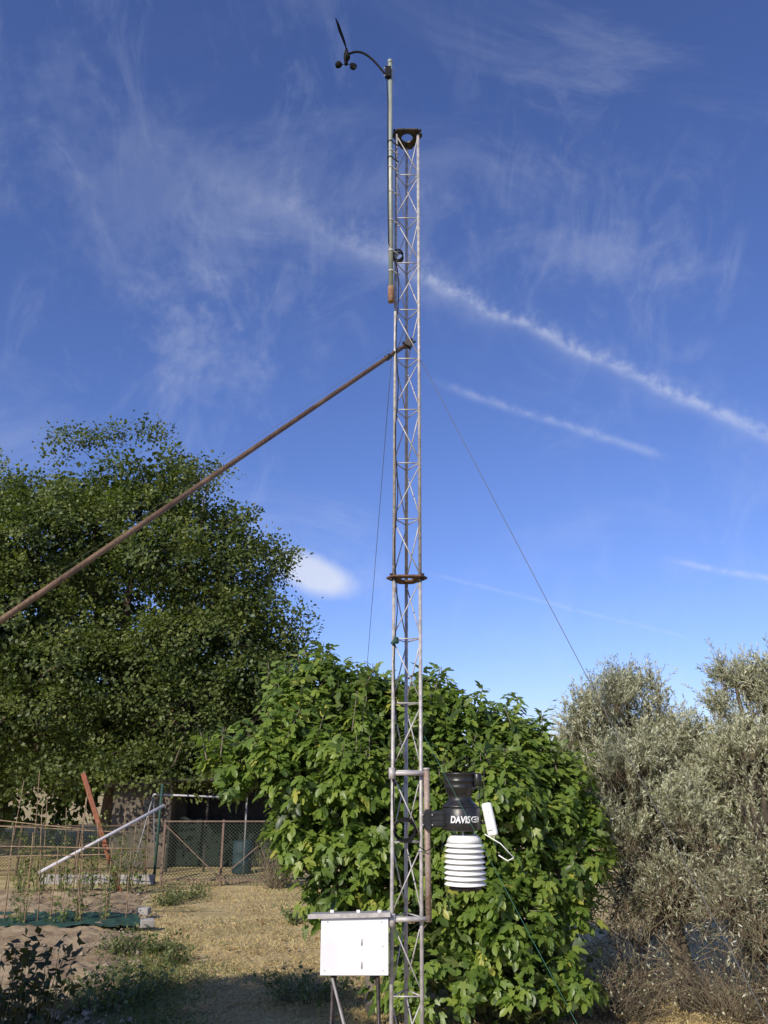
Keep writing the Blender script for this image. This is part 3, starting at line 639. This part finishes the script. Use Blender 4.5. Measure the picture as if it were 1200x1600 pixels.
obj('sensor_core',MB().lathe([(.04,ze-zs),(.045,ze-zs+.01),(.045,0),(.04,.002)],Vector((sx,SY,zs)),16),darkmetal,ws)
# lettering wrapped round the drum
cu=bpy.data.curves.new('lettering','FONT'); cu.body='DAVIS'; cu.size=.048; cu.extrude=.001; cu.align_x='LEFT'; cu.offset=.0016; cu.shear=.15
to=bpy.data.objects.new('tmp',cu); C.objects.link(to); dg=bpy.context.evaluated_depsgraph_get(); tm=bpy.data.meshes.new_from_object(to.evaluated_get(dg)); C.objects.unlink(to); bpy.data.objects.remove(to)
xs_=[v.co.x for v in tm.vertices]; mnx=min(xs_); w_=max(xs_)-mnx; tw=.110
base=Vector(ws.location); zm=(zt+zb)/2
def wrap(x,z,off): 
    a=x/HR; return Vector((HC+(HR+off)*math.sin(a),SY-(HR+off)*math.cos(a),z))
for v in tm.vertices:
    q=v.co.copy(); v.co=wrap(-.070+(q.x-mnx)*tw/w_,zm-.016+q.y,.0015+q.z)-base
tm.materials.clear(); tm.materials.append(txt); lt=bpy.data.objects.new('lettering',tm); C.objects.link(lt); lt.parent=ws; lt['label']='white capital lettering on the black housing'
b=MB(); ex0=.061
def seg(pts,r): b.tube([wrap(ex0+p[0],zm+p[1],.0015) for p in pts],r,6)
seg([(.013*math.cos(R(a)),.013*math.sin(R(a))) for a in range(50,320,18)],.0028)
seg([(.006,.013),(.034,.013)],.0024); seg([(.034,.013),(.034,-.013)],.0024); seg([(.034,-.013),(.006,-.013)],.0024); seg([(.002,0),(.021,0)],.0022); seg([(.014,.006),(.021,0)],.0022); seg([(.014,-.006),(.021,0)],.0022)
obj('emblem',b,txt,ws)
mcable('station_cable','black cable looping from the weather station back to the mast coil',[P(700,1296,SY-.02),P(690,1303,SY-.03),P(692,1330,SY-.02),P(680,1322,SY-.02),P(665,1330,SY-.04),P(648,1318,SY-.04),P(636,1315,SY-.05)],.003)
# ---------------------------------------------------------------- white box
BY=4.66; bl=P(501,1480,BY).x; brx=P(607,1480,BY).x; bz1=P(550,1434,BY).z; bz0=P(550,1524,BY).z
bxm=(bl+brx)/2; bw=brx-bl
cab=thing('instrument_cabinet','white metal instrument box with grey overhanging roof on thin legs','cabinet',(bxm,BY+.1,0))
obj('case',MB().box((bxm,BY+.105,(bz0+bz1)/2-.018),(bw-.006,.19,bz1-bz0-.036)),whitebox,cab,bevel=.004)
dr=obj('door',MB().box((bxm,BY+.003,(bz0+bz1)/2),(bw,.012,bz1-bz0)),whitebox,cab,bevel=.003)
for (px,py) in ((512,1440),(596,1440),(507,1516),(598,1516),(598,1478)): obj('screw',MB().lathe([(.0024,0),(.0024,.003),(.0012,.004)],P(px,py,BY-.004),10,Matrix.Rotation(R(90),3,'X')),galv,dr)
for py in(1472,1508): obj('hinge',MB().tube([P(565,py-5,BY-.006),P(565,py+5,BY-.006)],.003,6),galv,dr)
rz=bz1+.004
MR=Matrix.Rotation(R(-1.2),3,'Y')@Matrix.Rotation(R(-6.5),3,'X'); yo=.125
rf=obj('roof',MB().box((bxm-.030,BY+yo,rz+.012-math.tan(R(6.5))*yo),(bw+.08,.29,.010),MR),galv,cab,bevel=.002)
obj('roof_lip',MB().box((bxm-.030,BY-.021,rz+.010),(bw+.08,.005,.022),Matrix.Rotation(R(-1.2),3,'Y')),galvw,rf)
for px in(519,560,593): obj('roof_clip',MB().box(P(px,1425,BY-.0)+Vector((0,0,.004)),(.020,.02,.014)),whitep,rf,bevel=.003)
for dx,dy,m in((-.11,.03,darkmetal),(.12,.03,darkmetal),(-.11,.18,darkmetal),(.12,.18,darkrust)):
    obj('leg',MB().tube([(bxm+dx,BY+dy,bz0),(bxm+dx*1.35,BY+dy*1.1,0)],.0095,8),m,cab)
obj('leg_brace',MB().tube([(bxm-.11,BY+.02,bz0-.02),(bxm+.16,BY+.02,.4)],.007,6),darkmetal,cab)
tag(obj('leaning_pipe',MB().tube([P(519,1528,BY-.03),P(547,1640,BY-.10),Vector((P(575,1760,BY).x,BY-.2,0))],.006,8),framem,loc=(bxm,BY-.2,0)),'thin pale pipe leaning against the legs of the white box','pipe')
# ---------------------------------------------------------------- garden at left
gp=G
tr=thing('bamboo_trellis','bamboo bean trellis of thin tied canes in the tilled bed','trellis',gp(90,1420))
back=[(8,1395,38,1218),(45,1396,62,1205),(68,1398,74,1245),(98,1400,104,1262),(112,1402,138,1235),(128,1402,130,1270),(160,1400,152,1280),(185,1400,196,1262),(205,1400,212,1290),(228,1398,232,1270)]
front=[(5,1448,22,1290),(38,1452,52,1300),(58,1450,66,1262),(78,1450,92,1322),(118,1448,135,1245),(165,1446,176,1318),(128,1450,118,1330),(-20,1450,-10,1270),(196,1444,205,1330)]
for (xb,yb,xt,yt) in back+front:
    g0=gp(xb,yb); p1=P(xt,yt,g0.y-.1); obj('cane',MB().tube(curve(g0,p1,5,.014),[.012,.011,.010,.009,.008,.007],6),cane,tr)
for (x0,y0,x1,y1,Y) in ((-30,1278,142,1296,13.2),(-30,1322,232,1326,13.2),(-30,1340,190,1334,13.3),(-20,1290,215,1300,16.6)):
    obj('crossbar',MB().tube(curve(P(x0,y0,Y),P(x1,y1,Y),5,.008),.009,6),cane,tr)
for i,(px,py) in enumerate(((30,1400),(60,1400),(100,1402),(140,1400),(175,1400),(205,1398))):
    c=gp(px,py); brush('climbing bean plant with small green leaves on the bamboo trellis',c,.2,1.0+.5*random.random(),18,stem,beanleaf,.07,150,'bean_plant','plant','bean plants climbing the bamboo trellis')
for i,(px,py,h) in enumerate(((30,1452,.9),(92,1450,.8),(125,1448,1.2),(160,1446,1.1))):
    c=gp(px,py); brush('sparse bean plant on the front canes of the bamboo trellis',c,.16,h,10,stem,beanleaf,.06,80,'bean_plant','plant','bean plants on the front canes')
g0=gp(187,1394); tag(obj('red_post',MB().beam(g0,P(130,1208,g0.y-.15),.095,.03,Vector((0,1,0))),redpaint,loc=g0,bevel=.004),'leaning rusty red metal bar behind the bamboo trellis','post')
wp=P(60,1364,15.2); wp.z=max(wp.z,.05)
tag(obj('white_pole',MB().tube([wp,P(257,1258,16.2)],.030,12),whitepole,loc=wp),'white plastic pole propped diagonally over the bamboo trellis','pole')
g0=gp(240,1380); tag(obj('green_post',MB().tube([g0,P(254,1225,g0.y)],.028,10),tarpm,loc=g0),'slim dark green post left of the chain link gate','post')
nx_,ny_=70,18; b=MB()
c00,c10,c01,c11=gp(-40,1458),gp(232,1458),gp(-40,1434),gp(205,1436)
for j in range(ny_):
    for i in range(nx_):
        u,v=i/(nx_-1),j/(ny_-1); p=c00.lerp(c10,u).lerp(c01.lerp(c11,u),v); p.y+=.18*mnoise.noise(Vector((u*7,v*2,5))); p.z=.085+.05*mnoise.noise(Vector((p.x*2.4,p.y*2.4,9)))+.05*abs(mnoise.noise(Vector((p.x*6,p.y*5,4)))); b.v.append(p)
for j in range(ny_-1):
    for i in range(nx_-1): a=j*nx_+i; b.f.append((a,a+1,a+nx_+1,a+nx_))
tag(obj('tarp',b,tarpm,loc=c00),'crumpled dark green tarp lying on the tilled bed','tarp')
for (px,py,lab,a) in((229,1456,'grey concrete block on the near corner of the tarp',.4),(224,1436,'grey concrete block on the far corner of the tarp',-.2)):
    c=gp(px,py); bb=MB().box(c+Vector((0,0,.12)),(.19,.12,.10),Matrix.Rotation(a,3,'Z')@Matrix.Rotation(.1,3,'X')); tag(obj('concrete_block',bb,conc,loc=c,bevel=.008),lab,'block')
k0,k1=gp(60,1382),gp(238,1382); tag(obj('concrete_kerb',MB().beam(k0+Vector((0,.1,.09)),k1+Vector((0,.1,.09)),.12,.18),conc,loc=k0,bevel=.01),'low pale concrete kerb at the far end of the tilled bed','kerb')
def fence(name,label,cat,xs,yt,Y,diag,framem_):
    g0=Vector((P(xs[0],1380,Y).x,Y,0)); t=thing(name,label,cat,g0)
    zt_=P(300,yt,Y).z; X=[P(x,1330,Y).x for x in xs]
    for x in X: obj('post',MB().beam((x,Y,0),(x,Y,zt_+.03),.042,.042,Vector((0,1,0))),framem_,t)
    for z in(.12,zt_): obj('rail',MB().beam((X[0],Y-.03,z),(X[-1],Y-.03,z),.03,.028),framem_,t)
    for i in range(len(X)-1):
        if diag: 
            obj('diagonal_brace',MB().beam((X[i],Y-.05,.15 if i%2 else zt_-.05),(X[i+1],Y-.05,zt_-.05 if i%2 else .15),.020,.020,Vector((0,1,0))),framem_,t)
    b=MB(); sp=.075; x=X[0]-zt_
    def clip(p,q,lim,side):
        if (p.x-lim)*side<0 and (q.x-lim)*side<0: return None
        if (p.x-lim)*side<0: p=p.lerp(q,(lim-p.x)/(q.x-p.x))
        elif (q.x-lim)*side<0: q=q.lerp(p,(lim-q.x)/(p.x-q.x))
        return p,q
    while x<X[-1]:
        for sgn in(1,-1):
            xa,xb=(x,x+zt_) if sgn>0 else (x+zt_,x)
            r_=clip(Vector((xa,Y+.01*sgn,.12)),Vector((xb,Y+.01*sgn,zt_)),X[0],1)
            if r_: r_=clip(*r_,X[-1],-1)
            if r_ and (r_[0]-r_[1]).length>.01: b.tube(r_,.005,3,False)
        x+=sp
    obj('wire_mesh',b,mesh_steel,t); return t
fence('chain_link_gate','rusty framed chain link gate with diagonal braces at the end of the path','gate',(255,347,443),1283,17.9,True,gatem)
fence('chain_link_fence','chain link fence standing at the far left behind the bamboo trellis','fence',(-60,30,120,228),1290,19.5,False,woodm)
fence('chain_link_fence','green chain link fence between the gate and the fig tree','fence',(450,520,600),1288,18.1,False,tarpm)
t=thing('pipe_frame','thin white pipe frame standing behind the chain link gate','frame',(P(240,1380,19).x,19,0))
A_,B_=P(240,1241,19),P(386,1247,19.4)
obj('top_bar',MB().tube([A_,B_],.020,8),whitepole,t)
for p,q in((A_,(A_.x-.35,19.0,0)),(A_,(A_.x+.05,19.5,0)),(B_,(B_.x,19.4,0))): obj('leg',MB().tube([p,q],.016,8),framem,t)
SYd=21.0; x0,x1=P(172,1300,SYd).x,P(262,1300,SYd).x; zt1=P(230,1228,SYd).z
sh=thing('garden_shed','small plastered garden shed with dark roof under the big tree','shed',((x0+x1)/2,SYd,0))
obj('wall',MB().box(((x0+x1)/2,SYd+1.3,zt1/2),(x1-x0,2.6,zt1)),plaster,sh)
obj('roof',MB().box(((x0+x1)/2,SYd+1.2,zt1+.10),(x1-x0+.3,3.1,.08),Matrix.Rotation(R(3),3,'X')),roofm,sh,bevel=.01)
xm=(x0+x1)/2
w=obj('window',MB().box((xm+.3,SYd-.02,1.4),(.5,.08,.45)),woodm,sh); obj('pane',MB().box((xm+.3,SYd-.045,1.4),(.42,.06,.37)),glass,w)
x2,x3=P(262,1300,20.4).x,P(445,1300,20.4).x
t=thing('net_shelter','dark shelter draped with green netting behind the chain link gate','shelter',((x2+x3)/2,20.4,0))
for x in(x2+.05,x2+(x3-x2)/3,x2+(x3-x2)*2/3,x3): obj('post',MB().beam((x,20.3,0),(x,20.3,1.85),.05,.05,Vector((0,1,0))),roofm,t)
obj('roof',MB().box(((x2+x3)/2,20.95,1.98),(x3-x2+.2,2.9,.05),Matrix.Rotation(R(-3),3,'X')),roofm,t)
b=MB(); nn=60
for j in range(2):
    for i in range(nn+1):
        b.v.append(Vector((x2+(x3-x2)*i/nn,21.3+.05*mnoise.noise(Vector((i*.2,j,0))),.04 if j==0 else 1.1+.12*mnoise.noise(Vector((i*.15,5,0))))))
for i in range(nn): b.f.append((i,i+1,nn+2+i,nn+1+i))
obj('netting',b,netm,t)
obj('back_panel',MB().box(((x2+x3)/2,22.2,.95),(x3-x2,.04,1.9)),roofm,t)
def barrel(px,Y,r,h,m,lab):
    c=Vector((P(px,1350,Y).x,Y,0)); tag(obj('barrel',MB().lathe([(r*.9,0),(r,.03),(r,h*.3),(r*1.04,h*.33),(r,h*.36),(r,h*.64),(r*1.04,h*.67),(r,h*.7),(r,h-.04),(r*.9,h)],c,24),m,loc=c),lab,'barrel')
barrel(378,20.0,.22,.70,barrelm,'dark blue barrel behind the right half of the gate')
brush('dry leafless vine tangle beside the right gate post',Vector((P(432,1350,17.6).x,17.6,0)),.4,1.0,160,twigm,weedleaf,.07,260,'dry_vine','plant',amp=.35,r=.005)
W_=[((288,1405),.5,.22,'green weed patch on the far side of the bed below the kerb'),((262,1413),.35,.16,'small green weed patch beside the path'),((192,1490),.35,.3,'upright grey green weed in the bed in front of the tarp'),((246,1490),.25,.22,'small round weed beside the path in front of the tarp'),((275,1507),.2,.2,'tiny weed on the sunlit path edge'),((200,1560),.55,.28,'broad green weed patch at the shaded bed corner'),((130,1580),.6,.3,'broad green weed patch beside the dark bush'),((470,1440),.4,.2,'weed growing in the shade left of the white box')]
for (q,rx,h,lab) in W_: brush(lab,gp(*q),rx,h,40,stem,weedleaf,.05,int(500*rx*2),'weed','weed')
c=P(30,1600,6.9); c.z=0
brush('dark leafy bush in the shaded lower left corner',c,.32,1.0,70,stem,tomleaf,.075,950,'leafy_bush')
